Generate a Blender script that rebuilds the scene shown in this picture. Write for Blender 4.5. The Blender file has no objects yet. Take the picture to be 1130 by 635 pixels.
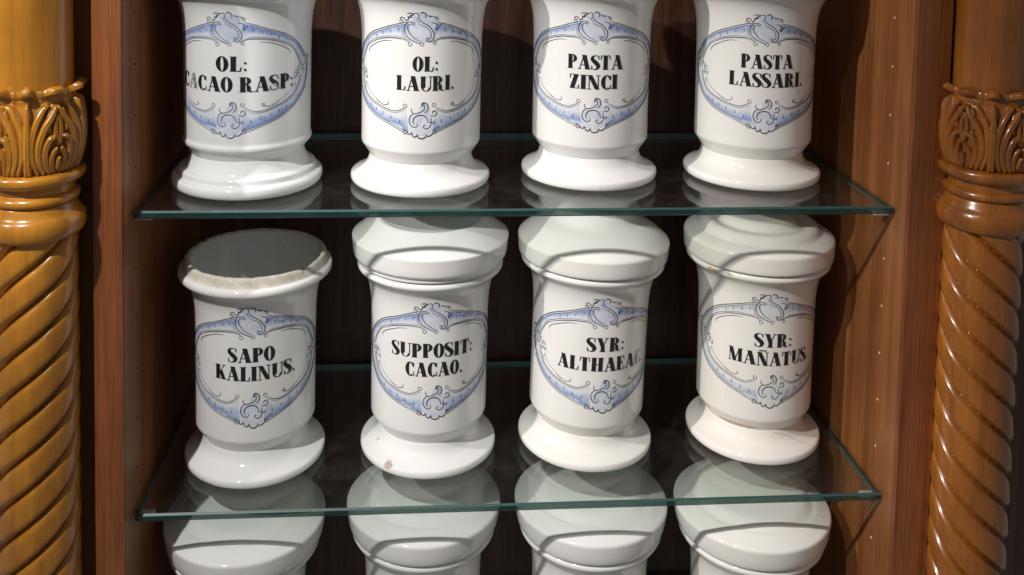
import bpy, bmesh, math, random
from mathutils import Vector, Matrix, noise
random.seed(7)
PI = math.pi
sc = bpy.context.scene
COL = sc.collection

# ------------------------------------------------------------------ objects
def link(name, me, mat, parent=None, smooth=True):
    o = bpy.data.objects.new(name, me)
    COL.objects.link(o)
    if mat is not None:
        me.materials.append(mat)
    if smooth:
        for p in me.polygons: p.use_smooth = True
    if parent is not None: o.parent = parent
    return o

def empty(name, loc, label, cat, group=None):
    o = bpy.data.objects.new(name, None)
    o.empty_display_size = .02
    COL.objects.link(o); o.location = loc
    o['label'] = label; o['category'] = cat
    if group: o['group'] = group
    return o

def mesh(verts, faces, name='m'):
    me = bpy.data.meshes.new(name); me.from_pydata(verts, [], faces); me.validate(); me.update()
    return me

def box_mesh(x0, x1, y0, y1, z0, z1, bev=0.0, seg=2):
    bm = bmesh.new()
    bmesh.ops.create_cube(bm, size=1)
    for v in bm.verts:
        v.co = Vector(((x0+x1)/2 + v.co.x*(x1-x0), (y0+y1)/2 + v.co.y*(y1-y0), (z0+z1)/2 + v.co.z*(z1-z0)))
    if bev: bmesh.ops.bevel(bm, geom=bm.edges[:], offset=bev, segments=seg, affect='EDGES', profile=.6)
    me = bpy.data.meshes.new('box'); bm.to_mesh(me); bm.free()
    return me

def chaikin(p, n=2):
    for _ in range(n):
        q = [p[0]]
        for a, b in zip(p, p[1:]):
            q.append((a[0]*.75+b[0]*.25, a[1]*.75+b[1]*.25)); q.append((a[0]*.25+b[0]*.75, a[1]*.25+b[1]*.75))
        q.append(p[-1]); p = q
    return p

def lathe(prof, seg=112, fn=None):
    vs, fs = [], []
    n = len(prof)
    for i, (r, z) in enumerate(prof):
        for k in range(seg):
            a = 2*PI*k/seg
            rr, zz = (r, z) if fn is None else fn(r, z, a)
            vs.append((rr*math.sin(a), -rr*math.cos(a), zz))
    for i in range(n-1):
        for k in range(seg):
            k2 = (k+1) % seg
            fs.append((i*seg+k, i*seg+k2, (i+1)*seg+k2, (i+1)*seg+k))
    me = mesh(vs, fs)
    bm = bmesh.new(); bm.from_mesh(me)
    bmesh.ops.remove_doubles(bm, verts=bm.verts, dist=1e-6)
    bmesh.ops.recalc_face_normals(bm, faces=bm.faces)
    bm.to_mesh(me); bm.free()
    return me

# ------------------------------------------------------------------ materials
def newmat(name):
    m = bpy.data.materials.new(name); m.use_nodes = True
    nt = m.node_tree; b = nt.nodes['Principled BSDF']
    return m, nt, b

def N(nt, t, **kw):
    n = nt.nodes.new(t)
    for k, v in kw.items():
        if k in n.inputs: n.inputs[k].default_value = v
        else: setattr(n, k, v)
    return n

def ramp(nt, stops):
    r = nt.nodes.new('ShaderNodeValToRGB')
    el = r.color_ramp.elements
    while len(el) < len(stops): el.new(.5)
    for e, (p, c) in zip(el, stops):
        e.position = p; e.color = (*c, 1)
    return r

def coords(nt, scale):
    tc = N(nt, 'ShaderNodeTexCoord'); mp = N(nt, 'ShaderNodeMapping')
    mp.inputs['Scale'].default_value = scale
    nt.links.new(tc.outputs['Object'], mp.inputs['Vector'])
    return mp

def wood(name, dark, mid, light, sx=40, sz=2.2, rough=.35, coat=.3, pores=.35, bump=.15, coat_rough=.12, figure=0.0):
    m, nt, b = newmat(name); L = nt.links.new
    mp = coords(nt, (sx, sx, sz))
    n1 = N(nt, 'ShaderNodeTexNoise', Scale=1.0, Detail=5.0, Roughness=.6, Distortion=.6)
    L(mp.outputs[0], n1.inputs['Vector'])
    r1 = ramp(nt, [(.28, dark), (.5, mid), (.74, light)])
    L(n1.outputs['Fac'], r1.inputs[0])
    mp2 = coords(nt, (sx*14, sx*14, sz*11))
    n2 = N(nt, 'ShaderNodeTexNoise', Scale=1.0, Detail=3.0, Roughness=.65)
    L(mp2.outputs[0], n2.inputs['Vector'])
    r2 = ramp(nt, [(.36, (1-pores,)*3), (.56, (1, 1, 1))])
    L(n2.outputs['Fac'], r2.inputs[0])
    mx = N(nt, 'ShaderNodeMix', data_type='RGBA', blend_type='MULTIPLY')
    mx.inputs[0].default_value = 1
    L(r1.outputs[0], mx.inputs[6]); L(r2.outputs[0], mx.inputs[7])
    out = mx.outputs[2]
    # uneven stain, cloudy and larger than the grain
    mp3 = coords(nt, (9, 9, 5)); n3 = N(nt, 'ShaderNodeTexNoise', Scale=1.6, Detail=4.0, Roughness=.6)
    L(mp3.outputs[0], n3.inputs['Vector'])
    r3 = ramp(nt, [(.3, (.72, .70, .68)), (.65, (1.06, 1.05, 1.04))]); L(n3.outputs['Fac'], r3.inputs[0])
    mx2 = N(nt, 'ShaderNodeMix', data_type='RGBA', blend_type='MULTIPLY'); mx2.inputs[0].default_value = 1
    L(out, mx2.inputs[6]); L(r3.outputs[0], mx2.inputs[7]); out = mx2.outputs[2]
    if figure:
        mp4 = coords(nt, (30, 30, 190)); n4 = N(nt, 'ShaderNodeTexNoise', Scale=1.0, Detail=2.0)
        L(mp4.outputs[0], n4.inputs['Vector'])
        r4 = ramp(nt, [(.38, (1-figure,)*3), (.62, (1, 1, 1))]); L(n4.outputs['Fac'], r4.inputs[0])
        mx3 = N(nt, 'ShaderNodeMix', data_type='RGBA', blend_type='MULTIPLY'); mx3.inputs[0].default_value = 1
        L(out, mx3.inputs[6]); L(r4.outputs[0], mx3.inputs[7]); out = mx3.outputs[2]
    L(out, b.inputs['Base Color'])
    b.inputs['Roughness'].default_value = rough
    b.inputs['Coat Weight'].default_value = coat
    b.inputs['Coat Roughness'].default_value = coat_rough
    bp = N(nt, 'ShaderNodeBump', Strength=bump, Distance=.0006)
    L(n2.outputs['Fac'], bp.inputs['Height']); L(bp.outputs[0], b.inputs['Normal'])
    return m

def glaze(name, col, stain=(.70, .62, .48), amount=.25, seed=0.0):
    m, nt, b = newmat(name); L = nt.links.new
    mp = coords(nt, (1, 1, 1)); mp.inputs['Location'].default_value = (seed, seed*.7, seed*1.3)
    n = N(nt, 'ShaderNodeTexNoise', Scale=14.0, Detail=6.0, Roughness=.62); L(mp.outputs[0], n.inputs['Vector'])
    r = ramp(nt, [(.50, (0, 0, 0)), (.78, (1, 1, 1))]); L(n.outputs['Fac'], r.inputs[0])
    ma = N(nt, 'ShaderNodeMath', operation='MULTIPLY'); ma.inputs[1].default_value = amount; L(r.outputs[0], ma.inputs[0])
    mx = N(nt, 'ShaderNodeMix', data_type='RGBA'); mx.inputs[6].default_value = (*col, 1); mx.inputs[7].default_value = (*stain, 1)
    L(ma.outputs[0], mx.inputs[0])
    # iron specks in the glaze
    v = N(nt, 'ShaderNodeTexVoronoi', Scale=60.0); L(mp.outputs[0], v.inputs['Vector'])
    lt = N(nt, 'ShaderNodeMath', operation='LESS_THAN'); lt.inputs[1].default_value = .045; L(v.outputs['Distance'], lt.inputs[0])
    n5 = N(nt, 'ShaderNodeTexNoise', Scale=25.0); L(mp.outputs[0], n5.inputs['Vector'])
    gt = N(nt, 'ShaderNodeMath', operation='GREATER_THAN'); gt.inputs[1].default_value = .58; L(n5.outputs['Fac'], gt.inputs[0])
    mu = N(nt, 'ShaderNodeMath', operation='MULTIPLY'); L(lt.outputs[0], mu.inputs[0]); L(gt.outputs[0], mu.inputs[1])
    mu2 = N(nt, 'ShaderNodeMath', operation='MULTIPLY'); mu2.inputs[1].default_value = .55; L(mu.outputs[0], mu2.inputs[0])
    mx2 = N(nt, 'ShaderNodeMix', data_type='RGBA'); mx2.inputs[7].default_value = (.12, .09, .06, 1)
    L(mx.outputs[2], mx2.inputs[6]); L(mu2.outputs[0], mx2.inputs[0])
    L(mx2.outputs[2], b.inputs['Base Color'])
    b.inputs['Roughness'].default_value = .07
    b.inputs['Specular IOR Level'].default_value = .55
    b.inputs['Subsurface Weight'].default_value = .06
    b.inputs['Subsurface Scale'].default_value = .004
    nb = N(nt, 'ShaderNodeTexNoise', Scale=38.0, Detail=2.0); L(mp.outputs[0], nb.inputs['Vector'])
    bp = N(nt, 'ShaderNodeBump', Strength=.09, Distance=.0018); L(nb.outputs['Fac'], bp.inputs['Height']); L(bp.outputs[0], b.inputs['Normal'])
    return m

def ink(name, col, worn=False, base=(.78, .77, .74)):
    m, nt, b = newmat(name); L = nt.links.new
    mp = coords(nt, (1, 1, 1))
    n = N(nt, 'ShaderNodeTexNoise', Scale=170.0 if worn else 300.0, Detail=4.0, Roughness=.7); L(mp.outputs[0], n.inputs['Vector'])
    if worn: r = ramp(nt, [(.50, col), (.66, base)])
    else: r = ramp(nt, [(.35, col), (.75, tuple(c*1.9+.006 for c in col))])
    L(n.outputs['Fac'], r.inputs[0]); L(r.outputs[0], b.inputs['Base Color'])
    b.inputs['Roughness'].default_value = .22
    return m

def wash(name, blue, pale):
    m, nt, b = newmat(name); L = nt.links.new
    uv = N(nt, 'ShaderNodeUVMap'); uv.uv_map = 'UVMap'
    sp = N(nt, 'ShaderNodeSeparateXYZ'); L(uv.outputs[0], sp.inputs[0])
    mp = coords(nt, (1, 1, 1))
    n = N(nt, 'ShaderNodeTexNoise', Scale=90.0, Detail=4.0, Roughness=.6); L(mp.outputs[0], n.inputs['Vector'])
    ad = N(nt, 'ShaderNodeMath', operation='MULTIPLY_ADD'); ad.inputs[1].default_value = .9; ad.inputs[2].default_value = -.45
    L(n.outputs['Fac'], ad.inputs[0])
    a2 = N(nt, 'ShaderNodeMath', operation='ADD'); L(ad.outputs[0], a2.inputs[0]); L(sp.outputs['Y'], a2.inputs[1])
    r = ramp(nt, [(.08, pale), (.24, blue), (.42, tuple(x*.45+y*.55 for x, y in zip(blue, pale))), (.72, tuple(y*.6+.30 for y in pale))])
    L(a2.outputs[0], r.inputs[0]); L(r.outputs[0], b.inputs['Base Color'])
    b.inputs['Roughness'].default_value = .18
    return m

def glass_face():
    m = bpy.data.materials.new('shelf glass'); m.use_nodes = True; nt = m.node_tree; L = nt.links.new
    nt.nodes.clear()
    out = N(nt, 'ShaderNodeOutputMaterial')
    tr = N(nt, 'ShaderNodeBsdfTransparent'); tr.inputs[0].default_value = (.895, .922, .910, 1)
    gl = N(nt, 'ShaderNodeBsdfGlossy', Roughness=.012); gl.inputs[0].default_value = (1, 1, 1, 1)
    fr = N(nt, 'ShaderNodeFresnel', IOR=1.5)
    # keep the entering index on both faces: the slab is thin and its refraction is left out
    geo = N(nt, 'ShaderNodeNewGeometry')
    mi = N(nt, 'ShaderNodeMix', data_type='FLOAT'); mi.inputs[2].default_value = 1.5; mi.inputs[3].default_value = 1/1.5
    L(geo.outputs['Backfacing'], mi.inputs[0]); L(mi.outputs[0], fr.inputs['IOR'])
    mx = N(nt, 'ShaderNodeMixShader'); L(fr.outputs[0], mx.inputs[0]); L(tr.outputs[0], mx.inputs[1]); L(gl.outputs[0], mx.inputs[2])
    # thin film of dust and wipe marks
    mp = coords(nt, (1, 1, 1))
    n = N(nt, 'ShaderNodeTexNoise', Scale=22.0, Detail=7.0, Roughness=.7, Distortion=1.2); L(mp.outputs[0], n.inputs['Vector'])
    r = ramp(nt, [(.42, (.003,)*3), (.82, (.036,)*3)]); L(n.outputs['Fac'], r.inputs[0])
    v = N(nt, 'ShaderNodeTexVoronoi', Scale=120.0); L(mp.outputs[0], v.inputs['Vector'])
    lt = N(nt, 'ShaderNodeMath', operation='LESS_THAN'); lt.inputs[1].default_value = .05; L(v.outputs['Distance'], lt.inputs[0])
    l2 = N(nt, 'ShaderNodeMath', operation='MULTIPLY'); l2.inputs[1].default_value = .30; L(lt.outputs[0], l2.inputs[0])
    ad = N(nt, 'ShaderNodeMath', operation='ADD'); L(r.outputs[0], ad.inputs[0]); L(l2.outputs[0], ad.inputs[1])
    df = N(nt, 'ShaderNodeBsdfDiffuse'); df.inputs[0].default_value = (.62, .55, .50, 1)
    mx2 = N(nt, 'ShaderNodeMixShader'); L(ad.outputs[0], mx2.inputs[0]); L(mx.outputs[0], mx2.inputs[1]); L(df.outputs[0], mx2.inputs[2])
    L(mx2.outputs[0], out.inputs[0])
    return m

def simple(name, col, rough=.4, metal=0., coat=0., noise_amt=0., nscale=60.):
    m, nt, b = newmat(name); L = nt.links.new
    if noise_amt:
        mp = coords(nt, (1, 1, 1)); n = N(nt, 'ShaderNodeTexNoise', Scale=nscale, Detail=5.0, Roughness=.7); L(mp.outputs[0], n.inputs['Vector'])
        r = ramp(nt, [(.3, tuple(c*(1-noise_amt) for c in col)), (.7, col)]); L(n.outputs['Fac'], r.inputs[0]); L(r.outputs[0], b.inputs['Base Color'])
        bp = N(nt, 'ShaderNodeBump', Strength=.5, Distance=.0005); L(n.outputs['Fac'], bp.inputs['Height']); L(bp.outputs[0], b.inputs['Normal'])
    else: b.inputs['Base Color'].default_value = (*col, 1)
    b.inputs['Roughness'].default_value = rough; b.inputs['Metallic'].default_value = metal
    b.inputs['Coat Weight'].default_value = coat
    return m

M_PANEL = wood('side panel veneer', (.20, .068, .018), (.30, .114, .035), (.39, .162, .058), sx=34, sz=1.0, rough=.42, coat=.12, pores=.25)
M_STILE = wood('stile mahogany', (.15, .042, .012), (.27, .080, .022), (.36, .120, .038), sx=60, sz=1.6, rough=.38, coat=.2, pores=.35)
M_STRIP = wood('frame strip wood', (.17, .066, .018), (.26, .105, .030), (.34, .15, .05), sx=55, sz=1.5, rough=.4, coat=.2, pores=.3)
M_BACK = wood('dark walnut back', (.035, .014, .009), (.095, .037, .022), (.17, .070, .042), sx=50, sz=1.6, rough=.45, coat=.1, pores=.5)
M_COLUMN = wood('honey varnished carving wood', (.29, .108, .009), (.44, .178, .013), (.54, .240, .024), sx=30, sz=2.4, rough=.28, coat=.42, pores=.10, bump=.04, coat_rough=.14, figure=.05)
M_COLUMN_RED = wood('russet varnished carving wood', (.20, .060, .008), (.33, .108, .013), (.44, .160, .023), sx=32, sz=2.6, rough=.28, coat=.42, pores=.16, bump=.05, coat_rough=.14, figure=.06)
M_GLASS = glass_face()
M_EDGE = simple('polished green glass edge', (.004, .035, .032), rough=.12, coat=.5)
def see_through(m, k, tint):
    nt = m.node_tree; b = nt.nodes['Principled BSDF']; o = nt.nodes['Material Output']
    tr = N(nt, 'ShaderNodeBsdfTransparent'); tr.inputs[0].default_value = (*tint, 1)
    mx = N(nt, 'ShaderNodeMixShader'); mx.inputs[0].default_value = k
    nt.links.new(b.outputs[0], mx.inputs[1]); nt.links.new(tr.outputs[0], mx.inputs[2]); nt.links.new(mx.outputs[0], o.inputs[0])
see_through(M_EDGE, .22, (.55, .72, .68))
M_EDGELIT = simple('ground arris of the glass', (.028, .072, .068), rough=.45, coat=0.)
M_EDGEBACK = simple('painted lit back edge of the glass', (.16, .34, .31), rough=.35)  # paler green paints in the light seen along the back edge
M_PEG = simple('clear plastic peg', (.55, .52, .47), rough=.15, coat=.6)
M_HOLE = simple('bored hole', (.010, .006, .004), rough=.9)
M_PLUG = simple('pale plug', (.62, .52, .42), rough=.5)
M_METAL = simple('nickel plate', (.62, .60, .55), rough=.22, metal=1.)
M_BISQUE = simple('unglazed fired clay', (.78, .73, .63), rough=.75, noise_amt=.32, nscale=130.)
M_CHIP = simple('chip in the glaze', (.66, .55, .47), rough=.8, noise_amt=.5, nscale=300.)
M_CRACK = simple('hairline crack', (.42, .33, .25), rough=.6)
M_STAIN = simple('yellowed residue', (.62, .47, .27), rough=.3, noise_amt=.35, nscale=90.)
M_INK = ink('black fired lettering', (.010, .010, .012))
M_WORN = ink('worn lettering', (.03, .03, .035), worn=True)
M_FAINT = ink('faint lettering', (.22, .21, .21), worn=True)

# ------------------------------------------------------------------ cabinet
H, D, HW = .26514, .26006, .33
ZT, ZB = .50, -.62
IN = HW + .0025
YF = -.018
cab = empty('display_cabinet', (0, D, ZB), 'open fronted brown wooden display cabinet framed by two carved columns, holding the glass shelves', 'cabinet')
def cpart(name, me, mat, smooth=False, parent=cab, label=None):
    o = link(name, me, mat, parent, smooth)
    if parent is cab: o.matrix_parent_inverse = Matrix.Translation((0, -D, -ZB))
    if label: o['label'] = label
    return o
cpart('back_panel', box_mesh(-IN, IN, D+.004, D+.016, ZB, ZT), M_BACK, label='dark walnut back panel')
cpart('side_panel', box_mesh(-IN-.0185, -IN, YF+.002, D+.016, ZB, ZT, .0006), M_PANEL)
cpart('side_panel', box_mesh(IN, IN+.0185, YF+.002, D+.016, ZB, ZT, .0006), M_PANEL)
cpart('front_stile', box_mesh(-.3560, -IN-.0002, YF-.004, YF+.0018, ZB, ZT, .0008), M_STILE)
cpart('front_stile', box_mesh(IN+.0002, .3640, YF-.004, YF+.0018, ZB, ZT, .0008), M_STILE)
for x0, x1 in ((-.4180, -.3562), (.3642, .4180)):
    cpart('frame_strip', box_mesh(x0, x1, .001, .018, ZB, ZT, .0008), M_STRIP)
for x0, x1 in ((-.70, -.4182), (.4182, .70)):
    cpart('shade_panel', box_mesh(x0, x1, .11, .125, ZB, ZT, .0008), M_BACK)  # added dark panel, its colour standing in for black shadow beyond the columns
# peg holes bored in the sides, two upright rows
def disc(r, x, y, z, s):
    vs = [(x, y+r*math.cos(a*PI/6), z+r*math.sin(a*PI/6)*1.25) for a in range(12)]
    ctr = (x-s*.0008, y, z)
    return mesh(vs+[ctr], [(i, (i+1) % 12, 12) for i in range(12)])
for side, mat in ((-1, M_HOLE), (1, M_PLUG)):
    z = .1665 + .0442*2
    k = 0
    while z > -.45:
        for y in (.0185 if side > 0 else .0150, .205):
            cpart('peg_hole', disc(.0011 if side > 0 else .0010, side*(IN-.0001), y, z, side), mat)
        z -= .0442
for zz in (0, -H):
    for side in (-1, 1):
        for y in (.010 + (.004 if side > 0 else .006), D-.03):
            x0, x1 = sorted((side*(IN-.0005), side*(IN-.015)))
            cpart('shelf_peg', box_mesh(x0, x1, y-.0035, y+.0035, zz-.0120, zz-.0074, .0012), M_PEG, True)
# little nickel catch low on the right frame
bm = bmesh.new()
for (dx, dz, r) in ((-.0015, -.0015, .0022), (.0022, .0015, .0026), (.0015, -.0075, .0030), (-.0022, -.0085, .0022)):
    mt = Matrix.Translation((.3715+dx, -.0045, -.268+dz)) @ Matrix.Scale(.8, 4, (0, 1, 0))
    bmesh.ops.create_uvsphere(bm, u_segments=14, v_segments=8, radius=r, matrix=mt)
bmesh.ops.create_cube(bm, size=1, matrix=Matrix.Translation((.3715, -.0005, -.2735)) @ Matrix.Diagonal((.0075, .0035, .015, 1)))
me = bpy.data.meshes.new('catch'); bm.to_mesh(me); bm.free()
cpart('door_catch', me, M_METAL, True, label='small nickel catch beside the column')

# ------------------------------------------------------------------ carved columns
def sstep(a, b, x):
    t = min(1, max(0, (x-a)/(b-a))); return t*t*(3-2*t)
RC = .0345
LOBES = [  # centre line in (x, t), half width in metres, height in metres
    ([(0, .07), (0, .20)], .0024, .0040),
    ([(.10, .03), (.24, .12), (.23, .24), (.10, .31)], .0023, .0030),
    ([(.26, .03), (.44, .14), (.47, .30), (.34, .42), (.20, .44)], .0026, .0034),
    ([(.46, .03), (.66, .18), (.66, .38), (.48, .55), (.24, .66), (.07, .76)], .0028, .0036),
    ([(.03, .36), (.10, .47), (.11, .58), (.03, .68)], .0019, .0024),
    ([(.66, .03), (.86, .20), (.88, .42), (.74, .60), (.52, .74), (.34, .80)], .0026, .0034),
    ([(.93, .02), (1.0, .22), (1.0, .50), (1.0, .80)], .0027, .0040),
    ([(.30, .50), (.36, .62), (.26, .74)], .0016, .0020),
]
def leaf_table(nz=170, half=62):
    S = [([(x*.0262, t*.0695) for x, t in c], w_, h_) for c, w_, h_ in ((chaikin(c, 2), w_, h_) for c, w_, h_ in LOBES)]
    tab = []
    for j in range(nz+1):
        t = j/nz; row = []
        for i in range(half+1):
            x = i/half; px, pz = x*.0262, t*.0695
            h = -.0018
            for c, w_, h_ in S:
                best = 1e9; at = 0; n = len(c)-1
                for q in range(n):
                    ax_, az_ = c[q]; bx, bz = c[q+1]
                    dx, dz = bx-ax_, bz-az_; l2 = dx*dx+dz*dz
                    u_ = max(0, min(1, ((px-ax_)*dx+(pz-az_)*dz)/l2))
                    d2 = (px-ax_-u_*dx)**2+(pz-az_-u_*dz)**2
                    if d2 < best: best = d2; at = (q+u_)/n
                ww = w_*(.75+.5*math.sin(PI*at)); d = math.sqrt(best)/ww
                if d < 1.0:
                    hh = 1.25*h_*math.sqrt(1-d*d)*(.7+.45*at)
                    hh -= .0006*math.exp(-(d/.16)**2)*sstep(.1, .4, at)   # vein cut along the lobe
                    h = max(h, hh)
            tip = max(math.exp(-(x/.34)**4), math.exp(-((1-x)/.22)**4))
            if t > .74:
                k = sstep(.78, .88, t)
                lipz = sstep(.86, .935, t)*(1-.45*sstep(.97, 1.0, t))
                h = h*(1-k) + k*(.0003+.0012*math.exp(-((x-.5)/.10)**2)) + (.0086*tip+.0012)*lipz
            row.append((h*sstep(0, .03, t), tip))
        tab.append(row)
    return tab
def column(xc, hand, rot):
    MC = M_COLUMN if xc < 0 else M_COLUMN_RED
    # one mesh: plain upper shaft and rope-twisted lower shaft
    seg, vs, fs = 240, [], []
    zs = []
    z = ZB
    while z < .004: zs.append(z); z += .0011
    ntw = len(zs)
    zs2 = [.004, .02, .05, .09, .113, .13, .2, .3, ZT]
    for z in zs:
        for k in range(seg):
            a = 2*PI*k/seg
            ph = (5*(hand*a+rot)/(2*PI) - z/.0290) % 1.0
            q = abs(2*ph-1)
            d = .0080*q**6 + .0020*(1-ph) + .0005*q*q
            d *= sstep(.004, -.004, z)
            r = RC + .0012 - d
            vs.append((r*math.sin(a), -r*math.cos(a), z))
    for z in zs2:
        for k in range(seg):
            a = 2*PI*k/seg; r = RC - .0018 - .0004*(z > .1)
            vs.append((r*math.sin(a), -r*math.cos(a), z))
    n = len(zs)+len(zs2)
    for i in range(n-1):
        for k in range(seg):
            k2 = (k+1) % seg
            fs.append((i*seg+k, i*seg+k2, (i+1)*seg+k2, (i+1)*seg+k))
    shaft = cpart('column', mesh(vs, fs), MC, True,
                  label='%s carved column with a rope twisted lower shaft' % ('left' if xc < 0 else 'right'))
    shaft.matrix_parent_inverse = Matrix.Translation((xc, YC-D, -ZB))
    shaft.scale = (.905, .905, 1)
    # ring mouldings
    lower = chaikin([(.030, -.004), (.0365, -.0035), (.0400, -.001), (.0418, .004), (.0418, .009), (.0400, .0135), (.0375, .0155), (.0362, .0175), (.0345, .0215), (.0335, .0235), (.030, .024)], 2)
    bead = chaikin([(.030, .0235), (.0350, .0242), (.0372, .0265), (.0370, .0295), (.0345, .0320), (.0325, .0325), (.0318, .0360), (.0325, .0385), (.030, .0390)], 2)
    upper = chaikin([(.030, .0385), (.0350, .0388), (.0385, .0400), (.0415, .0430), (.0418, .0465), (.0405, .0488), (.0370, .0500), (.030, .0505)], 2)
    for pr in (lower, bead, upper): 
        o = cpart('ring_moulding', lathe(pr, 128), MC, True, parent=shaft)
    # acanthus collar: five leaves, every lobe a rounded ridge with a carved groove round it
    per = 124; seg, nz, vs, fs = per*5, 170, [], []
    z0, z1 = .0490, .1185
    for j in range(nz+1):
        t = j/nz
        for k in range(seg):
            a = 2*PI*k/seg + rot2
            xi = (k % per); xi = min(xi, per-xi)        # 0 at the middle of a leaf, 62 between two
            h, tip = LEAF[j][xi]
            r = .0330 + .0060*math.sin(PI*min(1, t/.86))**.7 + h + .00022*noise.noise(Vector((math.sin(a)*7, math.cos(a)*7, t*8+xc)))
            tw = .05*math.sin(3*t+k//per*1.7)*(t*(1-t))    # hand carved: leaves lean a little
            vs.append((r*math.sin(a+tw), -r*math.cos(a+tw), z0+(z1-z0)*t-(1-tip)*.0032*sstep(.8, 1, t)))
    for k in range(seg):
        a = 2*PI*k/seg + rot2; vs.append((.0325*math.sin(a), -.0325*math.cos(a), z1-.007))
    for j in range(nz+1):
        for k in range(seg):
            k2 = (k+1) % seg
            fs.append((j*seg+k, j*seg+k2, (j+1)*seg+k2, (j+1)*seg+k))
    cpart('leaf_collar', mesh(vs, fs), MC, True, parent=shaft)
    return shaft
LEAF = leaf_table()
YC = -.036
rot2 = math.radians(-24.0)
cl = column(-.3955, 1, 0.0)
rot2 = math.radians(10.0)
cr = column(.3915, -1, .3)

# ------------------------------------------------------------------ glass shelves
def shelf(z, label):
    t = .0070
    o = empty('glass_shelf', (0, 0, z), label, 'shelf', 'glass shelves of the cabinet')
    x, y0, y1 = HW, 0.0, D
    c = .0015
    v = [(-x+c, y0+c, 0), (x-c, y0+c, 0), (x-c, y1-c, 0), (-x+c, y1-c, 0), (-x+c, y0+c, -t), (x-c, y0+c, -t), (x-c, y1-c, -t), (-x+c, y1-c, -t)]
    link('pane', mesh(v, [(0, 1, 2, 3), (7, 6, 5, 4)]), M_GLASS, o, False)
    e = [(-x, y0, -c), (x, y0, -c), (x, y1, -c), (-x, y1, -c), (-x, y0, -t+c), (x, y0, -t+c), (x, y1, -t+c), (-x, y1, -t+c)]
    vs = v + e
    F, mi = [], []
    for i in range(4):
        j = (i+1) % 4
        F.append((i, 8+i, 8+j, j)); mi.append(1)
        F.append((8+i, 12+i, 12+j, 8+j)); mi.append(0)
        F.append((12+i, 4+i, 4+j, 12+j)); mi.append(1)
    me = mesh(vs, F); ed = link('polished_edge', me, M_EDGE, o, False)
    me.materials.append(M_EDGELIT); me.materials.append(M_EDGEBACK)
    mi[6] = mi[7] = mi[8] = 2
    for p, m_ in zip(me.polygons, mi): p.material_index = m_
    return o
shelf(0, 'upper clear glass shelf carrying the jars lettered OL:, PASTA ZINCI and PASTA LASSARI.')
shelf(-H, 'lower clear glass shelf carrying the open jar and three lidded lettered jars')
shelf(-2*H, 'lowest glass shelf, below the frame, carrying the bottom row of flat lidded jars')

# ------------------------------------------------------------------ painted marks on the jars (millimetres: u round the body, v up)
PROF = {}
def prof_r(prof, z):
    best = None
    for (r0, z0), (r1, z1) in zip(prof, prof[1:]):
        if z0 <= z <= z1 and z1 > z0:
            return r0+(r1-r0)*(z-z0)/(z1-z0)
    return .0556

class Decal:
    def __init__(s): s.v, s.f, s.uv, s.mi = [], [], [], []
    def strip(s, A, B, mi=0, va=0., vb=1.):
        n0 = len(s.v); n = len(A)
        for i, (a, b) in enumerate(zip(A, B)):
            s.v += [a, b]; s.uv += [(i/max(1, n-1), va), (i/max(1, n-1), vb)]
        for i in range(n-1):
            s.f.append((n0+2*i, n0+2*i+1, n0+2*i+3, n0+2*i+2)); s.mi.append(mi)
    def poly_quad(s, q, mi=0):
        n = 1+int(max(math.dist(q[0], q[1]), math.dist(q[2], q[3]))/2.0)
        A = [(q[0][0]+(q[1][0]-q[0][0])*i/n, q[0][1]+(q[1][1]-q[0][1])*i/n) for i in range(n+1)]
        B = [(q[3][0]+(q[2][0]-q[3][0])*i/n, q[3][1]+(q[2][1]-q[3][1])*i/n) for i in range(n+1)]
        s.strip(A, B, mi)
    def ribbon(s, pts, w, mi=0, taper=True, smooth=True):
        if smooth and len(pts) > 2: pts = catmull(pts)
        else: pts = resample(pts)
        n = len(pts); A, B = [], []
        for i, p in enumerate(pts):
            a, b = pts[max(0, i-1)], pts[min(n-1, i+1)]
            dx, dy = b[0]-a[0], b[1]-a[1]; l = math.hypot(dx, dy) or 1
            t = i/(n-1); k = w/2*((.35+.65*math.sin(PI*min(1, max(0, t)))**.6) if taper else 1)
            A.append((p[0]-dy/l*k, p[1]+dx/l*k)); B.append((p[0]+dy/l*k, p[1]-dx/l*k))
        s.strip(A, B, mi)
    def ring(s, x, y, r, w, mi=0):
        n = 12
        A = [(x+(r+w/2)*math.cos(2*PI*i/n), y+(r+w/2)*math.sin(2*PI*i/n)) for i in range(n+1)]
        B = [(x+(r-w/2)*math.cos(2*PI*i/n), y+(r-w/2)*math.sin(2*PI*i/n)) for i in range(n+1)]
        s.strip(A, B, mi)
    def blob(s, x, y, rx, ry, rings=4):
        for j in range(rings):
            a, b = (j+1)/rings, j/rings
            n = 28
            A = [(x+rx*a*math.cos(2*PI*i/n), y+ry*a*math.sin(2*PI*i/n)) for i in range(n+1)]
            B = [(x+rx*b*math.cos(2*PI*i/n), y+ry*b*math.sin(2*PI*i/n)) for i in range(n+1)]
            s.strip(A, B, 0, .64, .64)
    def build(s, name, prof, du, off, mats, parent):
        vs = []
        for i, (u, v) in enumerate(s.v):
            r = prof_r(prof, v/1000)+off; a = (u+du)/1000/.056
            vs.append((r*math.sin(a), -r*math.cos(a), v/1000))
        me = bpy.data.meshes.new(name); me.from_pydata(vs, [], s.f)
        uvl = me.uv_layers.new(name='UVMap')
        for p in me.polygons:
            p.material_index = s.mi[p.index]; p.use_smooth = True
            for li in p.loop_indices: uvl.data[li].uv = s.uv[me.loops[li].vertex_index]
        # every face looks outward
        for p in me.polygons:
            c = p.center
            if p.normal.x*c.x + p.normal.y*c.y < 0: p.flip()
        o = bpy.data.objects.new(name, me); COL.objects.link(o)
        for m in mats: me.materials.append(m)
        o.parent = parent
        return o

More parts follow.
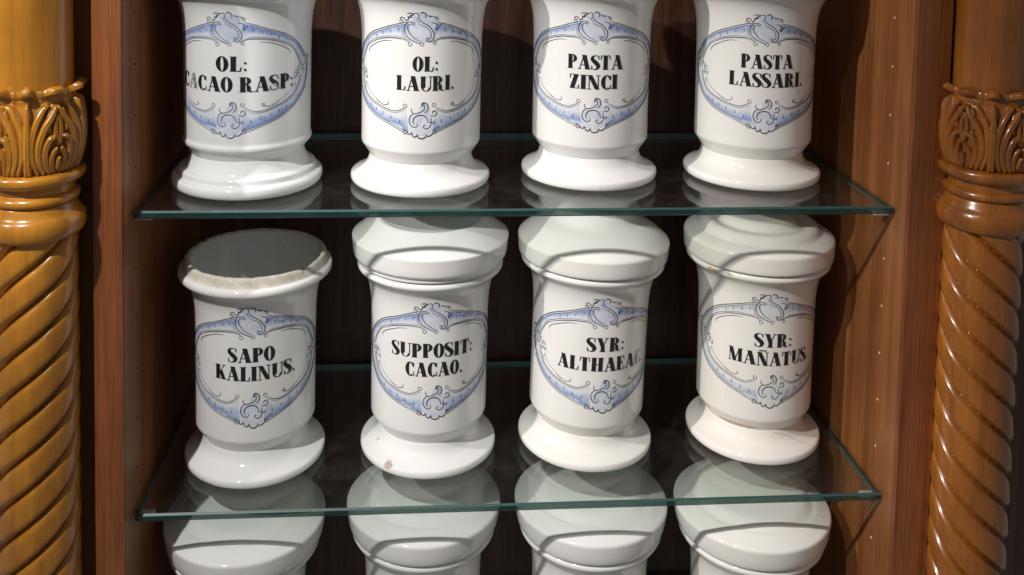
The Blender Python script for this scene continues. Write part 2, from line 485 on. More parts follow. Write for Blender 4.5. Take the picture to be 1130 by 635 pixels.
def catmull(p, k=6):
    q = [p[0]]+list(p)+[p[-1]]; out = []
    for i in range(1, len(q)-2):
        a, b, c, d = q[i-1:i+3]
        for j in range(k):
            t = j/k
            out.append(tuple(.5*((2*b[m])+(-a[m]+c[m])*t+(2*a[m]-5*b[m]+4*c[m]-d[m])*t*t+(-a[m]+3*b[m]-3*c[m]+d[m])*t**3) for m in (0, 1)))
    out.append(p[-1]); return out
def resample(p, step=2.0):
    out = []
    for a, b in zip(p, p[1:]):
        n = 1+int(math.dist(a, b)/step)
        out += [(a[0]+(b[0]-a[0])*i/n, a[1]+(b[1]-a[1])*i/n) for i in range(n)]
    out.append(p[-1]); return out
def even(p, n):
    d = [0]
    for a, b in zip(p, p[1:]): d.append(d[-1]+math.dist(a, b))
    out, j = [], 0
    for i in range(n):
        t = d[-1]*i/(n-1)
        while j < len(p)-2 and d[j+1] < t: j += 1
        s = (t-d[j])/((d[j+1]-d[j]) or 1)
        out.append((p[j][0]+(p[j+1][0]-p[j][0])*s, p[j][1]+(p[j+1][1]-p[j][1])*s))
    return out

# --- lettering: heavy upright face with hairline serifs
TH, HL = .272, .050
def gl_bar(x, y0, y1, w=TH): return [('q', (x-w/2, y0), (x-w/2, y1), (x+w/2, y1), (x+w/2, y0))]
def gl_h(x0, x1, y, h=HL): return [('q', (x0, y-h/2), (x1, y-h/2), (x1, y+h/2), (x0, y+h/2))]
def gl_d(x0, y0, x1, y1, w): return [('q', (x0-w/2, y0), (x1-w/2, y1), (x1+w/2, y1), (x0+w/2, y0))]
def gl_bowl(cx, cy, rx, ry, ix, iy, a0, a1, dx=0): return [('b', cx, cy, rx, ry, ix, iy, a0, a1, dx)]
b_, t_ = HL/2, 1-HL/2
def serif(x, y, w=.36): return gl_h(x-w/2, x+w/2, y)
G = {
 'I': (.42, gl_bar(.21, 0, 1)+serif(.21, b_)+serif(.21, t_)),
 'L': (.66, gl_bar(.22, 0, 1)+serif(.22, t_)+gl_h(.04, .60, b_)+[('q', (.52, 0), (.545, .0), (.63, .30), (.60, .30))]+gl_d(.55, 0, .61, .27, .07)),
 'O': (.70, gl_bowl(.35, .5, .33, .515, .085, .46, 0, 360)),
 'C': (.66, gl_bowl(.37, .5, .34, .515, .09, .46, 50, 310)+gl_bar(.60, .66, .97, .055)+gl_bar(.60, .05, .32, .055)+gl_bar(.54, .70, .86, .10)),
 'U': (.78, gl_bar(.23, .24, 1)+gl_bowl(.41, .26, .295, .275, .155, .235, 180, 360)+gl_bar(.68, .24, 1, .055)+serif(.23, t_)+serif(.68, t_, .22)),
 'A': (.84, gl_d(.14, 0, .40, 1, .06)+gl_d(.66, 0, .42, 1, .28)+gl_h(.20, .56, .30)+serif(.14, b_, .24)+serif(.66, b_, .38)),
 'R': (.80, gl_bar(.22, 0, 1)+gl_bowl(.38, .755, .27, .245, .06, .20, -90, 90)+gl_h(.2, .40, .53)+gl_h(.05, .40, t_)+serif(.22, b_)+gl_bowl(.38, .27, .26, .26, .04, .22, 0, 90)+gl_bar(.53, .07, .28, .215)+gl_d(.60, .03, .72, .03, .12)+gl_h(.52, .77, .03, .06)),
 'P': (.68, gl_bar(.22, 0, 1)+gl_bowl(.36, .725, .29, .275, .07, .23, -90, 90)+gl_h(.2, .38, .47)+gl_h(.05, .38, t_)+serif(.22, b_)),
 'S': (.60, [('s',)]),
 'T': (.72, gl_bar(.36, 0, 1)+gl_h(.06, .66, t_)+serif(.36, b_)+gl_d(.06, .70, .10, 1, .06)+gl_d(.66, .70, .62, 1, .06)),
 'Z': (.66, gl_d(.19, 0, .47, 1, .27)+gl_h(.07, .60, t_)+gl_h(.06, .60, b_)+gl_d(.08, .72, .11, 1, .06)+gl_d(.60, .28, .57, 0, .06)),
 'N': (.80, gl_bar(.14, 0, 1, .055)+gl_d(.62, 0, .19, 1, .27)+gl_bar(.67, 0, 1, .055)+serif(.13, t_, .22)+serif(.14, b_, .24)+serif(.67, t_, .24)),
 'K': (.80, gl_bar(.22, 0, 1)+serif(.22, t_)+serif(.22, b_)+gl_d(.30, .40, .64, 1, .055)+gl_d(.62, 0, .42, .60, .26)+serif(.62, b_, .34)+serif(.64, t_, .24)),
 'Y': (.78, gl_bar(.40, 0, .48, .235)+gl_d(.40, .38, .20, 1, .26)+gl_d(.42, .42, .66, 1, .055)+serif(.40, b_)+serif(.20, t_, .36)+serif(.66, t_, .22)),
 'H': (.86, gl_bar(.22, 0, 1)+gl_bar(.64, 0, 1)+gl_h(.3, .6, .5)+serif(.22, b_, .35)+serif(.22, t_, .35)+serif(.64, b_, .35)+serif(.64, t_, .35)),
 'E': (.68, gl_bar(.22, 0, 1)+gl_h(.04, .60, b_)+gl_h(.04, .58, t_)+gl_h(.2, .46, .52)+gl_bar(.46, .38, .66, .05)+gl_d(.58, .03, .62, .28, .06)+gl_d(.56, .97, .59, .74, .06)),
 'M': (1.0, gl_bar(.13, 0, 1, .055)+gl_d(.46, 0, .20, 1, .25)+gl_d(.46, 0, .74, 1, .055)+gl_bar(.80, 0, 1, .235)+serif(.13, b_, .22)+serif(.15, t_, .22)+serif(.80, b_, .34)+serif(.82, t_, .30)),
 ':': (.30, [('o', .15, .12, .085), ('o', .15, .56, .085)]),
 '.': (.28, [('o', .14, .10, .09)]),
 ' ': (.30, []),
 '^': (.0, []),
}
def lettering(dec, text, u0, u1, v0, h, rise=0.0, worn=''):
    text_n = text.replace('^', '')
    tot = sum(G[c][0] for c in text_n)
    k = (u1-u0)/tot; x = u0; idx = 0
    for c in text:
        if c == '^':   # bar over the letter before
            dec.poly_quad([(x-G['N'][0]*k*.80, v0+h*1.06), (x-G['N'][0]*k*.18, v0+h*1.06), (x-G['N'][0]*k*.18, v0+h*1.14), (x-G['N'][0]*k*.80, v0+h*1.14)], 0)
            continue
        mi = int(worn[idx]) if idx < len(worn) else 0
        idx += 1
        w, prims = G[c]
        # hand-set look: slight baseline sag and jitter
        mid = ((x+w*k/2)-(u0+u1)/2)/((u1-u0)/2)
        vb = v0 + rise*mid*mid + random.uniform(-.12, .12)
        sl = random.uniform(-.02, .02)
        P = lambda p: (x+((p[0]-w/2)*1.01+w/2)*k+sl*p[1]*h, vb+p[1]*h)
        for pr in prims:
            if pr[0] == 'q': dec.poly_quad([P(q) for q in pr[1:]], mi)
            elif pr[0] == 'b':
                _, cx, cy, rx, ry, ix, iy, a0, a1, dx = pr
                n = max(8, int(abs(a1-a0)/9)); A, B = [], []
                for i in range(n+1):
                    a = math.radians(a0+(a1-a0)*i/n)
                    A.append(P((cx+rx*math.cos(a), cy+ry*math.sin(a)))); B.append(P((cx+dx+ix*math.cos(a), cy+iy*math.sin(a))))
                dec.strip(A, B, mi)
            elif pr[0] == 'o':
                _, cx, cy, r = pr; c0 = P((cx, cy)); n = 14
                A = [(c0[0]+r*h*math.cos(2*PI*i/n), c0[1]+r*h*math.sin(2*PI*i/n)) for i in range(n+1)]
                dec.strip(A, [c0]*(n+1), mi)
            elif pr[0] == 's':
                cl_ = [(.50, .80), (.44, .955), (.29, .985), (.13, .90), (.12, .72), (.24, .58), (.38, .44), (.48, .28), (.44, .10), (.28, .02), (.14, .06), (.08, .24)]
                wd = [.04, .05, .08, .16, .25, .32, .32, .27, .17, .08, .05, .04]
                c2 = catmull(cl_, 5); m_ = len(c2); A, B = [], []
                for i, p in enumerate(c2):
                    t = i/5; j = min(len(wd)-2, int(t)); ww = wd[j]+(wd[j+1]-wd[j])*(t-j)
                    a, b = c2[max(0, i-1)], c2[min(m_-1, i+1)]
                    ddx, ddy = b[0]-a[0], b[1]-a[1]; l = math.hypot(ddx, ddy) or 1
                    nx, ny = -ddy/l, ddx/l
                    A.append(P((p[0]+nx*ww/2, p[1]+ny*ww/2*.75))); B.append(P((p[0]-nx*ww/2, p[1]-ny*ww/2*.75)))
                dec.strip(A, B, mi)
                dec.poly_quad([P((.49, .70)), (P((.54, .70))), P((.54, .98)), P((.49, .98))], mi)
                dec.poly_quad([P((.05, .02)), (P((.10, .02))), P((.10, .30)), P((.05, .30))], mi)
        x += w*k

# --- the scroll cartouche
OUT = [(12.5, 157), (15, 156), (22, 154.3), (32, 150.8), (50, 144), (63, 135.5), (73, 125), (78.5, 115), (79, 104), (74, 91), (65, 81.5), (55, 75), (44, 69.8), (29, 64.5), (16, 59.5), (11, 57.5)]
INN = [(10, 138.5), (16, 141.5), (28, 141.6), (35, 140.4), (42, 138.5), (50, 135), (57, 130.8), (65, 120), (68, 112), (68, 105), (65, 97.5), (60, 90), (51, 84.5), (40, 80.5), (31, 78), (22, 77.2), (13.5, 81)]
def inset(p, d):
    out = []
    for i, q in enumerate(p):
        a, b = p[max(0, i-1)], p[min(len(p)-1, i+1)]
        dx, dy = b[0]-a[0], b[1]-a[1]; l = math.hypot(dx, dy)
        out.append((q[0]+dy/l*d, q[1]-dx/l*d))
    return out
def T7(p): return [((x-470)/14.6, 165-(y-85)/14.6) for x, y in p]
def T8(p): return [((x-480)/14.6, 54.8+(530-y)/14.6) for x, y in p]
def cartouche():
    w, k = Decal(), Decal()
    vx, vy, vt = random.uniform(.985, 1.02), random.uniform(.985, 1.012), random.uniform(-.012, .012)
    vw = random.uniform(.85, 1.2)
    for s in (1, -1):
        m = lambda p: [(s*x, y) for x, y in p]
        o = even(catmull(OUT), 90); i = even(catmull(INN), 90)
        oo = even(inset(o, 1.2), 90); ii = even(inset(i, -.9), 90)
        mid_ = [((p[0]+q[0])/2, (p[1]+q[1])/2) for p, q in zip(oo, ii)]
        w.strip(m(oo), m(mid_), 0, .16, .5); w.strip(m(mid_), m(ii), 0, .5, 1.0)
        jit = lambda p: [(x+random.uniform(-.12, .12), y+random.uniform(-.12, .12)) for x, y in p]
        k.ribbon(m(jit(OUT)), .85)
        k.ribbon(m(inset(OUT[1:], 1.5)), .50)
        a = INN[:9]; b = INN[9:]
        k.ribbon(m(jit(a[:6])), .80); k.ribbon(m(inset(a[1:], -1.5)), .45)
        k.ribbon(m([(26, 138.9), (34, 138.3), (44, 134.8), (52, 130.6), (55, 127.0), (53.2, 125.8)]), .6)
        k.ribbon(m(a[5:]), .60)
        k.ribbon(m(b), .72); k.ribbon(m(inset(b, -1.5)), .45)
        k.ribbon(m([(60, 92.5), (61.5, 96), (60, 98.3), (58.4, 97.0)]), .45)
        k.ribbon(m([(44, 84.8), (39, 82.4), (34, 81.2), (30.5, 81.8), (29.3, 83.8), (31, 84.8)]), .5)
        k.ribbon(m([(34, 80.4), (42, 84.5), (50, 88.8), (56, 93.4), (60, 99)]), .38)
        for (x, y) in ((20, 149.2), (27.5, 147.4), (35.5, 145), (43, 142)):
            k.ribbon(m([(x, y+1.2), (x+.15, y-1.2)]), .55, smooth=False, taper=False)
            k.ribbon(m([(x-.7, y+1.2), (x+.7, y+1.0)]), .3, smooth=False, taper=False)
        for (x, y) in ((18.5, 68.4), (27, 71.0), (35.5, 73.8), (43.5, 76.2), (51, 79.2)):
            k.ribbon(m([(x, y+1.4), (x+.1, y-1.2)]), .55, smooth=False, taper=False)
            k.ribbon(m([(x-.8, y-1.2), (x+.8, y-1.2)]), .32, smooth=False, taper=False)
        # clover ornament at the side
        w.blob(s*76, 111, 6, 10, 3); w.blob(s*64, 107, 6, 5, 3)
        for (x, y, r) in ((79.5, 119, 2.4), (80.5, 113.5, 2.2), (79, 107, 2.4), (77.5, 101.5, 1.6), (72, 114.5, 2.3), (71, 108, 2.5), (66, 110.8, 2.2), (62, 108.2, 1.9), (64.3, 104.8, 2.0), (59.6, 103.2, 1.2), (77.8, 90.5, .9)):
            a0 = random.uniform(0, 6)
            k.ribbon([(s*x+r*math.cos(a0+t*.9), y+r*math.sin(a0+t*.9)) for t in range(6)], .7)
            k.ribbon([(s*x+r*.45*math.cos(a0+2+t*.9), y+r*.45*math.sin(a0+2+t*.9)) for t in range(4)], .35)
        k.ribbon(m([(74, 123), (79, 121), (81.5, 115)]), .4); k.ribbon(m([(75, 100), (79.5, 103), (81, 108)]), .4)
    # medallion at the top
    w.blob(0, 150, 12.5, 12, 5); w.blob(1, 159.5, 9, 4.5, 3)
    w.strip(T7([(318, 250), (312, 300), (345, 360), (400, 420)]), T7([(360, 250), (400, 300), (420, 360), (440, 440)]), 0, .24, .50)
    K = lambda p, ww=.5: k.ribbon(T7(p), ww*1.35)
    K([(375, 215), (320, 203), (270, 235), (250, 300), (278, 380), (340, 435), (420, 475), (462, 492)], .6)
    K([(372, 243), (335, 232), (305, 250), (300, 300), (330, 360), (390, 420), (470, 462)], .55)
    K([(440, 180), (480, 212), (560, 262), (618, 335), (632, 395), (605, 448), (562, 462), (530, 440)], .7)
    K([(425, 215), (470, 250), (540, 285), (585, 345), (592, 400), (565, 428), (545, 418)], .45)
    K([(210, 285), (232, 330), (240, 380), (280, 425), (330, 450)], .35)
    for x, y, r in ((368, 228, 1.2), (430, 175, 1.4), (480, 494, 1.5), (330, 494, 1.6), (640, 482, 1.3), (215, 200, 1.5), (652, 165, 1.3), (545, 425, 1.2)):
        (cx, cy), = T7([(x, y)]); k.ring(cx, cy, r, .42)
    K([(235, 205), (200, 160), (240, 148), (268, 182), (300, 175), (305, 135), (325, 150), (330, 118), (350, 112)], .6)
    K([(290, 100), (330, 88), (370, 100), (345, 125), (335, 150)], .6)
    K([(370, 95), (425, 90), (432, 130), (428, 160)], .5)
    K([(455, 95), (470, 78), (510, 92), (520, 125), (510, 150)], .7)
    K([(545, 115), (565, 132), (605, 130)], .7); K([(612, 135), (640, 145), (650, 165)], .5)
    K([(585, 218), (630, 222), (662, 250), (655, 290), (640, 300), (632, 285)], .6)
    K([(700, 235), (690, 270), (665, 305), (640, 315)], .5)
    # medallion at the foot
    w.blob(0, 66, 11.5, 10, 5); w.blob(3, 78.5, 5, 5, 3)
    w.strip(T8([(395, 330), (425, 285), (480, 265), (540, 290)]), T8([(425, 350), (450, 320), (490, 310), (530, 330)]), 0, .24, .50)
    K = lambda p, ww=.5: k.ribbon(T8(p), ww*1.35)
    K([(432, 345), (440, 380), (405, 402), (360, 380), (336, 330), (340, 280), (365, 240), (400, 222)], .6)
    K([(402, 372), (384, 325), (408, 272), (460, 248), (520, 252), (562, 290), (578, 345)], .75)
    K([(578, 345), (612, 342), (606, 390), (560, 424), (518, 402), (528, 375), (550, 385)], .6)
    K([(372, 158), (366, 195), (400, 225), (450, 218), (495, 200), (535, 165), (532, 125), (508, 112)], .6)
    K([(500, 140), (500, 100), (528, 84), (566, 105), (580, 150), (562, 195), (530, 215)], .7)
    K([(600, 245), (640, 262), (682, 250), (688, 215), (655, 195), (632, 215), (650, 238)], .6)
    K([(618, 270), (612, 320), (640, 360), (660, 340), (640, 325)], .55)
    K([(305, 455), (330, 495), (362, 480), (352, 460)], .6)
    K([(375, 470), (378, 510), (410, 528), (438, 505), (442, 488)], .75)
    K([(440, 500), (455, 535), (500, 550), (545, 530), (555, 495)], .8)
    K([(555, 515), (590, 520), (625, 500), (642, 478)], .75)
    K([(240, 425), (275, 440), (300, 450)], .4); K([(640, 450), (680, 425), (740, 385)], .5)
    for x, y, r in ((275, 470, 1.6), (665, 468, 1.4), (285, 125, 1.6), (652, 118, 1.5), (905, 118, 1.2), (520, 112, 1.1)):
        (cx, cy), = T8([(x, y)]); k.ring(cx, cy, r, .42)
    w.uv = [(a_, b_+.30*math.exp(-((p_[1]-108)/16)**2)*(abs(p_[0]) > 50)) for (a_, b_), p_ in zip(w.uv, w.v)]
    for d_ in (w, k):
        d_.v = [(x*vx+.25*math.sin(y*.13+vt*200), 110+(y-110)*vy+x*vt+.25*math.sin(x*.11+vt*300)) for x, y in d_.v]
    return w, k

# ------------------------------------------------------------------ jars
FOOT = [(0, .0012), (.060, .0010), (.0640, .0016), (.0654, .0042), (.0654, .0072), (.0645, .0092), (.0610, .0108), (.0560, .0132), (.0520, .0162), (.0492, .0205), (.0475, .0275), (.0460, .0290)]
BODY = [(.0465, .0255), (.0480, .0270), (.0500, .0305), (.0545, .0372), (.0552, .0384), (.0556, .0396), (.0557, .0420), (.0557, .08), (.0559, .11), (.0562, .135), (.0568, .150), (.0585, .1625), (.0615, .1715), (.0655, .1770), (.0685, .1790), (.0697, .1805), (.0700, .1825), (.0692, .1845), (.0670, .1856), (.0610, .1858), (.0575, .183), (.0555, .165), (.0515, .14), (.0510, .06), (.045, .050), (0, .049)]
FOOT1 = [(0, .0012), (.0635, .0010), (.0672, .0020), (.0688, .0055), (.0686, .0092), (.0674, .0112), (.0650, .0122), (.0630, .0124), (.0626, .0150), (.0622, .0174), (.0600, .0186), (.0565, .0192), (.0548, .0225), (.0535, .0250), (.0520, .0285), (.0512, .0315), (.050, .033)]
BODY1 = [(.0505, .0300), (.0515, .0325), (.0540, .0370), (.0570, .0400), (.0582, .0420), (.0583, .0445), (.0575, .0462), (.0571, .0480), (.0572, .0520), (.0573, .08), (.0574, .11), (.0576, .135), (.0582, .150), (.0598, .1625), (.0625, .1715), (.0665, .1765), (.0705, .1790), (.0713, .1815), (.0705, .1840), (.0670, .1855), (.0610, .1858), (.0575, .183), (.0565, .165), (.0535, .14), (.0530, .06), (.045, .050), (0, .049)]
LIDS = {
 'flat': [(0, .1862), (.066, .1862), (.0690, .1866), (.0702, .1876), (.0702, .1900), (.0708, .1912), (.0728, .1925), (.0738, .1940), (.0750, .2060), (.0753, .2090), (.0751, .2099), (.0740, .2108), (.0640, .2180), (.0525, .2258), (.0510, .2266), (.0480, .2266), (.0440, .2252), (.02, .2245), (0, .2245)],
 'ogee': [(0, .1862), (.068, .1862), (.0715, .1868), (.0728, .1885), (.0738, .2010), (.0740, .2030), (.0730, .2050), (.0700, .2075), (.0620, .2140), (.0530, .2188), (.0460, .2212), (.0410, .2238), (.0375, .2285), (.0335, .2330), (.0290, .2345), (.0220, .2335), (0, .2330)],
 'ringed': [(0, .1862), (.068, .1862), (.0712, .1868), (.0724, .1885), (.0730, .2010), (.0729, .2035), (.0720, .2052), (.0680, .2075), (.0630, .2095), (.0600, .2105), (.0578, .2140), (.0550, .2170), (.0505, .2186), (.0460, .2180), (.0415, .2160), (.0380, .2165), (.0340, .2205), (.0290, .2232), (.0200, .2238), (0, .2238)],
 'low': [(0, .1862), (.067, .1862), (.0706, .1868), (.0722, .1885), (.0738, .1950), (.0750, .2045), (.0752, .2070), (.0742, .2090), (.0700, .2108), (.0610, .2150), (.0580, .2152), (.0550, .2168), (.0500, .2200), (.0440, .2215), (.0200, .2230), (0, .2235)],
}
GL = {
 'cool': glaze('cool white glaze', (.77, .79, .79), amount=.12, seed=1.),
 'neutral': glaze('white glaze', (.80, .80, .79), amount=.22, seed=4.),
 'warm': glaze('cream white glaze', (.81, .80, .775), amount=.28, seed=9.),
 'aged': glaze('aged cream glaze', (.81, .785, .745), stain=(.72, .60, .46), amount=.30, seed=15.),
}
WASH = {
 'strong': (wash('violet blue wash', (.18, .27, .58), (.58, .64, .75)), ink('blue grey line', (.10, .12, .20))),
 'mid': (wash('soft blue wash', (.22, .31, .56), (.63, .68, .76)), ink('dark blue line', (.030, .036, .075))),
 'grey': (wash('grey blue wash', (.40, .46, .54), (.70, .72, .75)), ink('grey black line', (.035, .038, .05))),
}
def wob(seed, amp=.0004):
    def f(r, z, a):
        return r + amp*min(1, r/.04)*(noise.noise(Vector((math.cos(a)*.9, math.sin(a)*.9, z*12+seed)))), z
    return f

BODY2 = BODY[:12] + [(.0620, .1712), (.0662, .1755), (.0698, .1778), (.0711, .1800), (.0711, .1826), (.0700, .1846), (.0670, .1856)] + BODY[19:]
def jar(loc, label, glz='neutral', lid='flat', text=None, cart=None, du=0., group=None, tilt=0., shape=0, z0=0., lean_y=0.):
    j = empty('apothecary_jar', loc, label, 'jar', group)
    j.rotation_euler = (lean_y, tilt, 0)
    g = GL[glz]
    bp = chaikin((BODY, BODY1, BODY2)[shape], 2); fp = chaikin(FOOT1 if shape == 1 else FOOT, 2)
    sd = loc[0]*50
    body = link('body', lathe(bp, 128), g, j)
    foot = link('foot', lathe(fp, 128, wob(sd)), g, j)
    if lid:
        lo = link('lid', lathe(chaikin(LIDS[lid], 2), 128, wob(sd+3, .0006)), g, j)
    if cart:
        w, k = cartouche()
        wm, km = WASH[cart]
        fr = w.build('painted_cartouche', bp, du, .00016, [wm], j)
        k.build('ink_outline', bp, du, .00030, [km], fr)
    if text:
        d = Decal()
        for (s, a, b, v, rise, worn) in text:
            c_ = (a+b)/2; lettering(d, s, c_+(a-c_)*1.03, c_+(b-c_)*1.03, v-.3, 13.2, rise, worn)
        d.build('lettering', bp, 0, .00034, [M_INK, M_WORN, M_FAINT], j)
    return j, bp, fp

GU, GLW, GB = 'lettered jars on the upper glass shelf', 'lettered jars on the lower glass shelf', 'flat lidded jars in the bottom row'
zu, zl, zb = .0004, -H+.0004, -2*H+.0004
jar((-.2499, .0864, zu), 'white jar lettered OL: CACAO RASP: in worn letters, with a stepped foot', 'cool', 'flat',
    [('OL:', -18, 9, 113.2, 0, '001'), ('CACAO RASP:', -59, 50, 95.2, 1.2, '02000000100')], 'strong', -7., GU, shape=1)
jar((-.0897, .0888, zu), 'white jar lettered OL: LAURI. on the upper shelf', 'neutral', 'flat',
    [('OL:', -8.5, 14.5, 113.5, 0, ''), ('LAURI.', -23, 29.5, 95.8, .6, '')], 'mid', -1., GU)
jar((.0739, .1052, zu), 'white jar lettered PASTA ZINCI on the upper shelf', 'neutral', 'flat',
    [('PASTA', -31.5, 19.5, 112.4, .4, ''), ('ZINCI', -29.5, 15, 94.2, .4, '')], 'mid', -7., GU)
u4, bp4, fp4 = jar((.2347, .1020, zu), 'white jar lettered PASTA LASSARI., rightmost on the upper shelf', 'warm', 'flat',
    [('PASTA', -31, 17, 114.2, .2, ''), ('LASSARI.', -41.5, 29.5, 97.0, .4, '')], 'mid', -9., GU)
l1, bpa, fpa = jar((-.2432, .0927, zl), 'open white jar lettered SAPO KALINUS. with a chipped unglazed rim and no lid', 'neutral', None,
    [('SAPO', -16, 25.5, 114.4, .2, ''), ('KALINUS.', -28.5, 45.5, 97.2, .8, '')], 'mid', 5.5, GLW, shape=2)
l2, bpb, fpb = jar((-.0787, .0995, zl), 'white jar lettered SUPPOSIT: CACAO. under a flat topped lid, brown chip on its foot', 'neutral', 'flat',
    [('SUPPOSIT:', -37, 42, 112.6, -1.2, ''), ('CACAO.', -22.5, 31, 94.8, -.2, '')], 'mid', 4., GLW)
jar((.0757, .1033, zl), 'white jar lettered SYR: ALTHAEAE. under a steep curved lid', 'warm', 'ogee',
    [('SYR:', -12, 24.5, 113.4, 0, ''), ('ALTHAEAE.', -39, 51.5, 94.6, -.4, '000000020')], 'mid', 4., GLW, tilt=math.radians(1.3))
l4, bpd, fpd = jar((.2469, .1071, zl), 'cream jar lettered SYR: MANATUS. in a grey cartouche under a ringed lid, stained cracked foot', 'aged', 'ringed',
    [('SYR:', -19.5, 16.5, 112.8, 0, ''), ('MAN^ATUS.', -43, 39.5, 94.8, .2, '')], 'grey', -4.5, GLW)
jar((-.2514, .0852, zb), 'flat lidded white jar in the bottom row, below the open jar', 'neutral', 'low', None, 'mid', 5, GB)
jar((-.0816, .1019, zb), 'flat lidded white jar in the bottom row, below the SUPPOSIT: jar', 'neutral', 'low', None, 'mid', 2, GB)
jar((.0825, .0949, zb), 'flat lidded white jar in the bottom row, below the ALTHAEAE. jar', 'neutral', 'low', None, 'mid', 4, GB)
jar((.2395, .0798, zb), 'flat lidded white jar in the bottom row, rightmost beside the wooden side panel', 'warm', 'low', None, 'mid', -4, GB)

# unglazed, chipped collar of the open jar
def collar(r, z, a):
    n = noise.noise(Vector((math.cos(a)*2.2, math.sin(a)*2.2, 3.1)))
    n2 = noise.noise(Vector((math.cos(a)*11, math.sin(a)*11, 7.7)))
    top = max(0, (z-.187)/.007)
    chip = max(0, n2-.15)*.008*top
    dip = .0022*math.exp(-((((a-.95+PI) % (2*PI))-PI)/.14)**2)*top
    return r + .0004*n + .0004*n2*top - chip*.25, z + .0006*n*top - chip*.28 - dip
cp = chaikin([(.0676, .1848), (.0668, .1856), (.0660, .1875), (.0656, .1905), (.0650, .1932), (.0638, .1944), (.0618, .1942), (.0606, .1932), (.0603, .1915)], 2)
link('inner_neck', lathe(chaikin([(.0611, .1925), (.0602, .1922), (.0594, .1905), (.0580, .1865), (.0566, .1830), (.0552, .170), (.0545, .163)], 2), 128), GL['cool'], l1)
link('unglazed_rim', lathe(cp, 420, collar), M_BISQUE, l1)

def patch(name, prof, a_c, z_c, da, dz, mat, parent, seed=1., off=.0003):
    vs, n = [], 22
    def pt(a, z):
        r = None
        for (r0, z0_), (r1, z1_) in zip(prof, prof[1:]):
            if min(z0_, z1_) <= z <= max(z0_, z1_) and r0 > .04: r = max(r or 0, r0+(r1-r0)*((z-z0_)/((z1_-z0_) or 1))); 
        r = (r or .06)+off
        return (r*math.sin(a), -r*math.cos(a), z+off)
    rings = 4
    vs.append(pt(a_c, z_c)); fs = []
    for j in range(1, rings+1):
        for i in range(n):
            t = 2*PI*i/n; q = 1+.38*noise.noise(Vector((math.cos(t)*1.6, math.sin(t)*1.6, seed)))
            vs.append(pt(a_c+da*j/rings*math.cos(t)*q, z_c+dz*j/rings*math.sin(t)*q))
    for i in range(n): fs.append((0, 1+i, 1+(i+1) % n))
    for j in range(1, rings):
        for i in range(n):
            a, b = 1+(j-1)*n+i, 1+(j-1)*n+(i+1) % n
            fs.append((a, a+n, b+n, b))
    return link(name, mesh(vs, fs), mat, parent)
patch('glaze_chip', fpb, -.62, .0088, .062, .0024, M_CHIP, l2, 2.)
patch('glaze_chip', fpb, -1.15, .0165, .018, .0008, M_CHIP, l2, 5.)
patch('glaze_chip', bpd, -.98, .1812, .10, .0022, M_STAIN, l4, 8.)
patch('glaze_chip', bpd, -.72, .1828, .05, .0012, M_CHIP, l4, 12.)
patch('glaze_chip', bp4, .10, .1822, .11, .0020, M_CHIP, u4, 6.)
patch('residue_stain', bpd, -.62, .0292, .42, .0016, M_STAIN, l4, 3.)
# hairline crack over the foot
def foot_line(prof, pts, w, name, parent):
    vs, fs = [], []
    P = []
    for a, z in pts:
        r = None
        for (r0, z0_), (r1, z1_) in zip(prof, prof[1:]):
            if min(z0_, z1_) <= z <= max(z0_, z1_) and r0 > .04: r = max(r or 0, r0+(r1-r0)*((z-z0_)/((z1_-z0_) or 1)))
        P.append((a, z, (r or .06)+.0003))
    for a, z, r in P:
        vs.append((r*math.sin(a), -r*math.cos(a), z+w)); vs.append(((r+w*.7)*math.sin(a), -(r+w*.7)*math.cos(a), z-w*.6))
    for i in range(len(P)-1): fs.append((2*i, 2*i+1, 2*i+3, 2*i+2))
    return link(name, mesh(vs, fs), M_CRACK, parent)
foot_line(fpd, [(.10+.62*t/14, .0245-.0145*(t/14)**1.5+.0005*math.sin(t*2.1)) for t in range(15)], .00022, 'crack', l4)

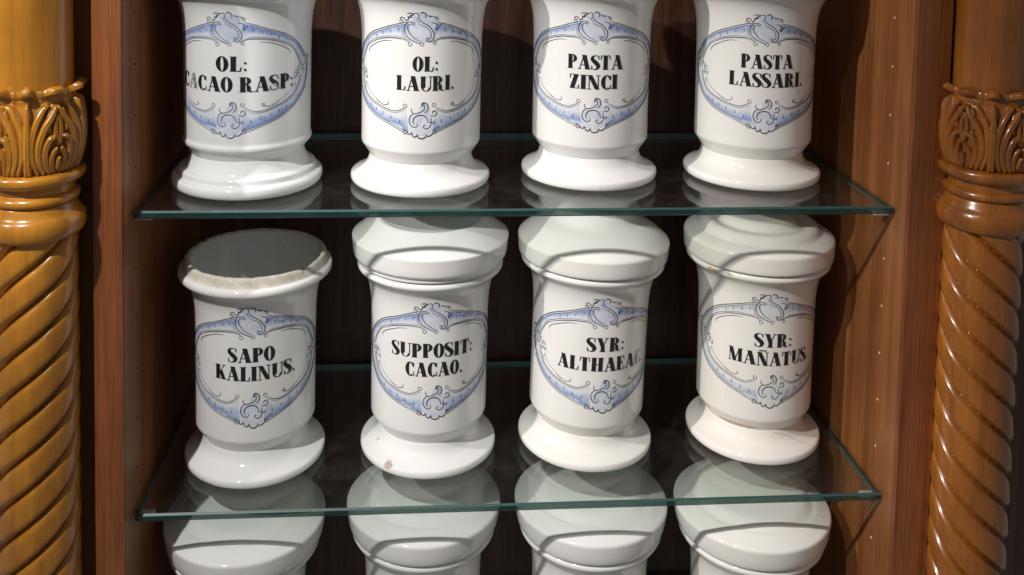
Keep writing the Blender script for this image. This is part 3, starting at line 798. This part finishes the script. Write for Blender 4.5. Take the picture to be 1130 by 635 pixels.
# ------------------------------------------------------------------ light
w = bpy.data.worlds.new('World'); sc.world = w; w.use_nodes = True
w.node_tree.nodes['Background'].inputs[0].default_value = (1.0, .965, .93, 1)
w.node_tree.nodes['Background'].inputs[1].default_value = .16
def lamp(name, loc, target, power, col, radius, angle=70, blend=.5):
    ld = bpy.data.lights.new(name, 'SPOT'); ld.energy = power; ld.color = col; ld.shadow_soft_size = radius
    ld.spot_size = math.radians(angle); ld.spot_blend = blend
    o = bpy.data.objects.new(name, ld); COL.objects.link(o); o.location = loc
    o.rotation_euler = (Vector(target)-Vector(loc)).to_track_quat('-Z', 'Y').to_euler()
    return o
lamp('ceiling_spot', (-.74, -.98, 1.25), (-.26, 0, -.15), 106, (1, .975, .945), .020, 44, 1.0)
lamp('ceiling_spot', (-2.00, -1.12, 1.50), (.31, .1, -.15), 225, (1, .945, .885), .022, 20, 1.0)

# ------------------------------------------------------------------ camera
yaw, pitch, roll = .07489, .06579, .01827
cx, cy, cz, f, px, py = -.09478, -.82408, .27795, 1080.0, 542.066, -54.518
fw = Vector((math.sin(yaw)*math.cos(pitch), math.cos(yaw)*math.cos(pitch), -math.sin(pitch)))
r0 = Vector((math.cos(yaw), -math.sin(yaw), 0)); u0 = r0.cross(fw)
r = r0*math.cos(roll)+u0*math.sin(roll); u = -r0*math.sin(roll)+u0*math.cos(roll)
cam = bpy.data.cameras.new('Camera'); co = bpy.data.objects.new('Camera', cam); COL.objects.link(co)
co.matrix_world = Matrix(((r.x, u.x, -fw.x, cx), (r.y, u.y, -fw.y, cy), (r.z, u.z, -fw.z, cz), (0, 0, 0, 1)))
cam.sensor_width = 36; cam.lens = f/1130*36
cam.shift_x = (565-px)/1130; cam.shift_y = (py-317.5)/1130
cam.clip_start = .01; cam.clip_end = 100
sc.camera = co
sc.view_settings.view_transform = 'Standard'; sc.view_settings.look = 'None'
sc.view_settings.exposure = 0; sc.view_settings.gamma = 1
sc.cycles.max_bounces = 12; sc.cycles.diffuse_bounces = 6; sc.cycles.transparent_max_bounces = 24; sc.cycles.glossy_bounces = 5
sc.cycles.sample_clamp_indirect = 4
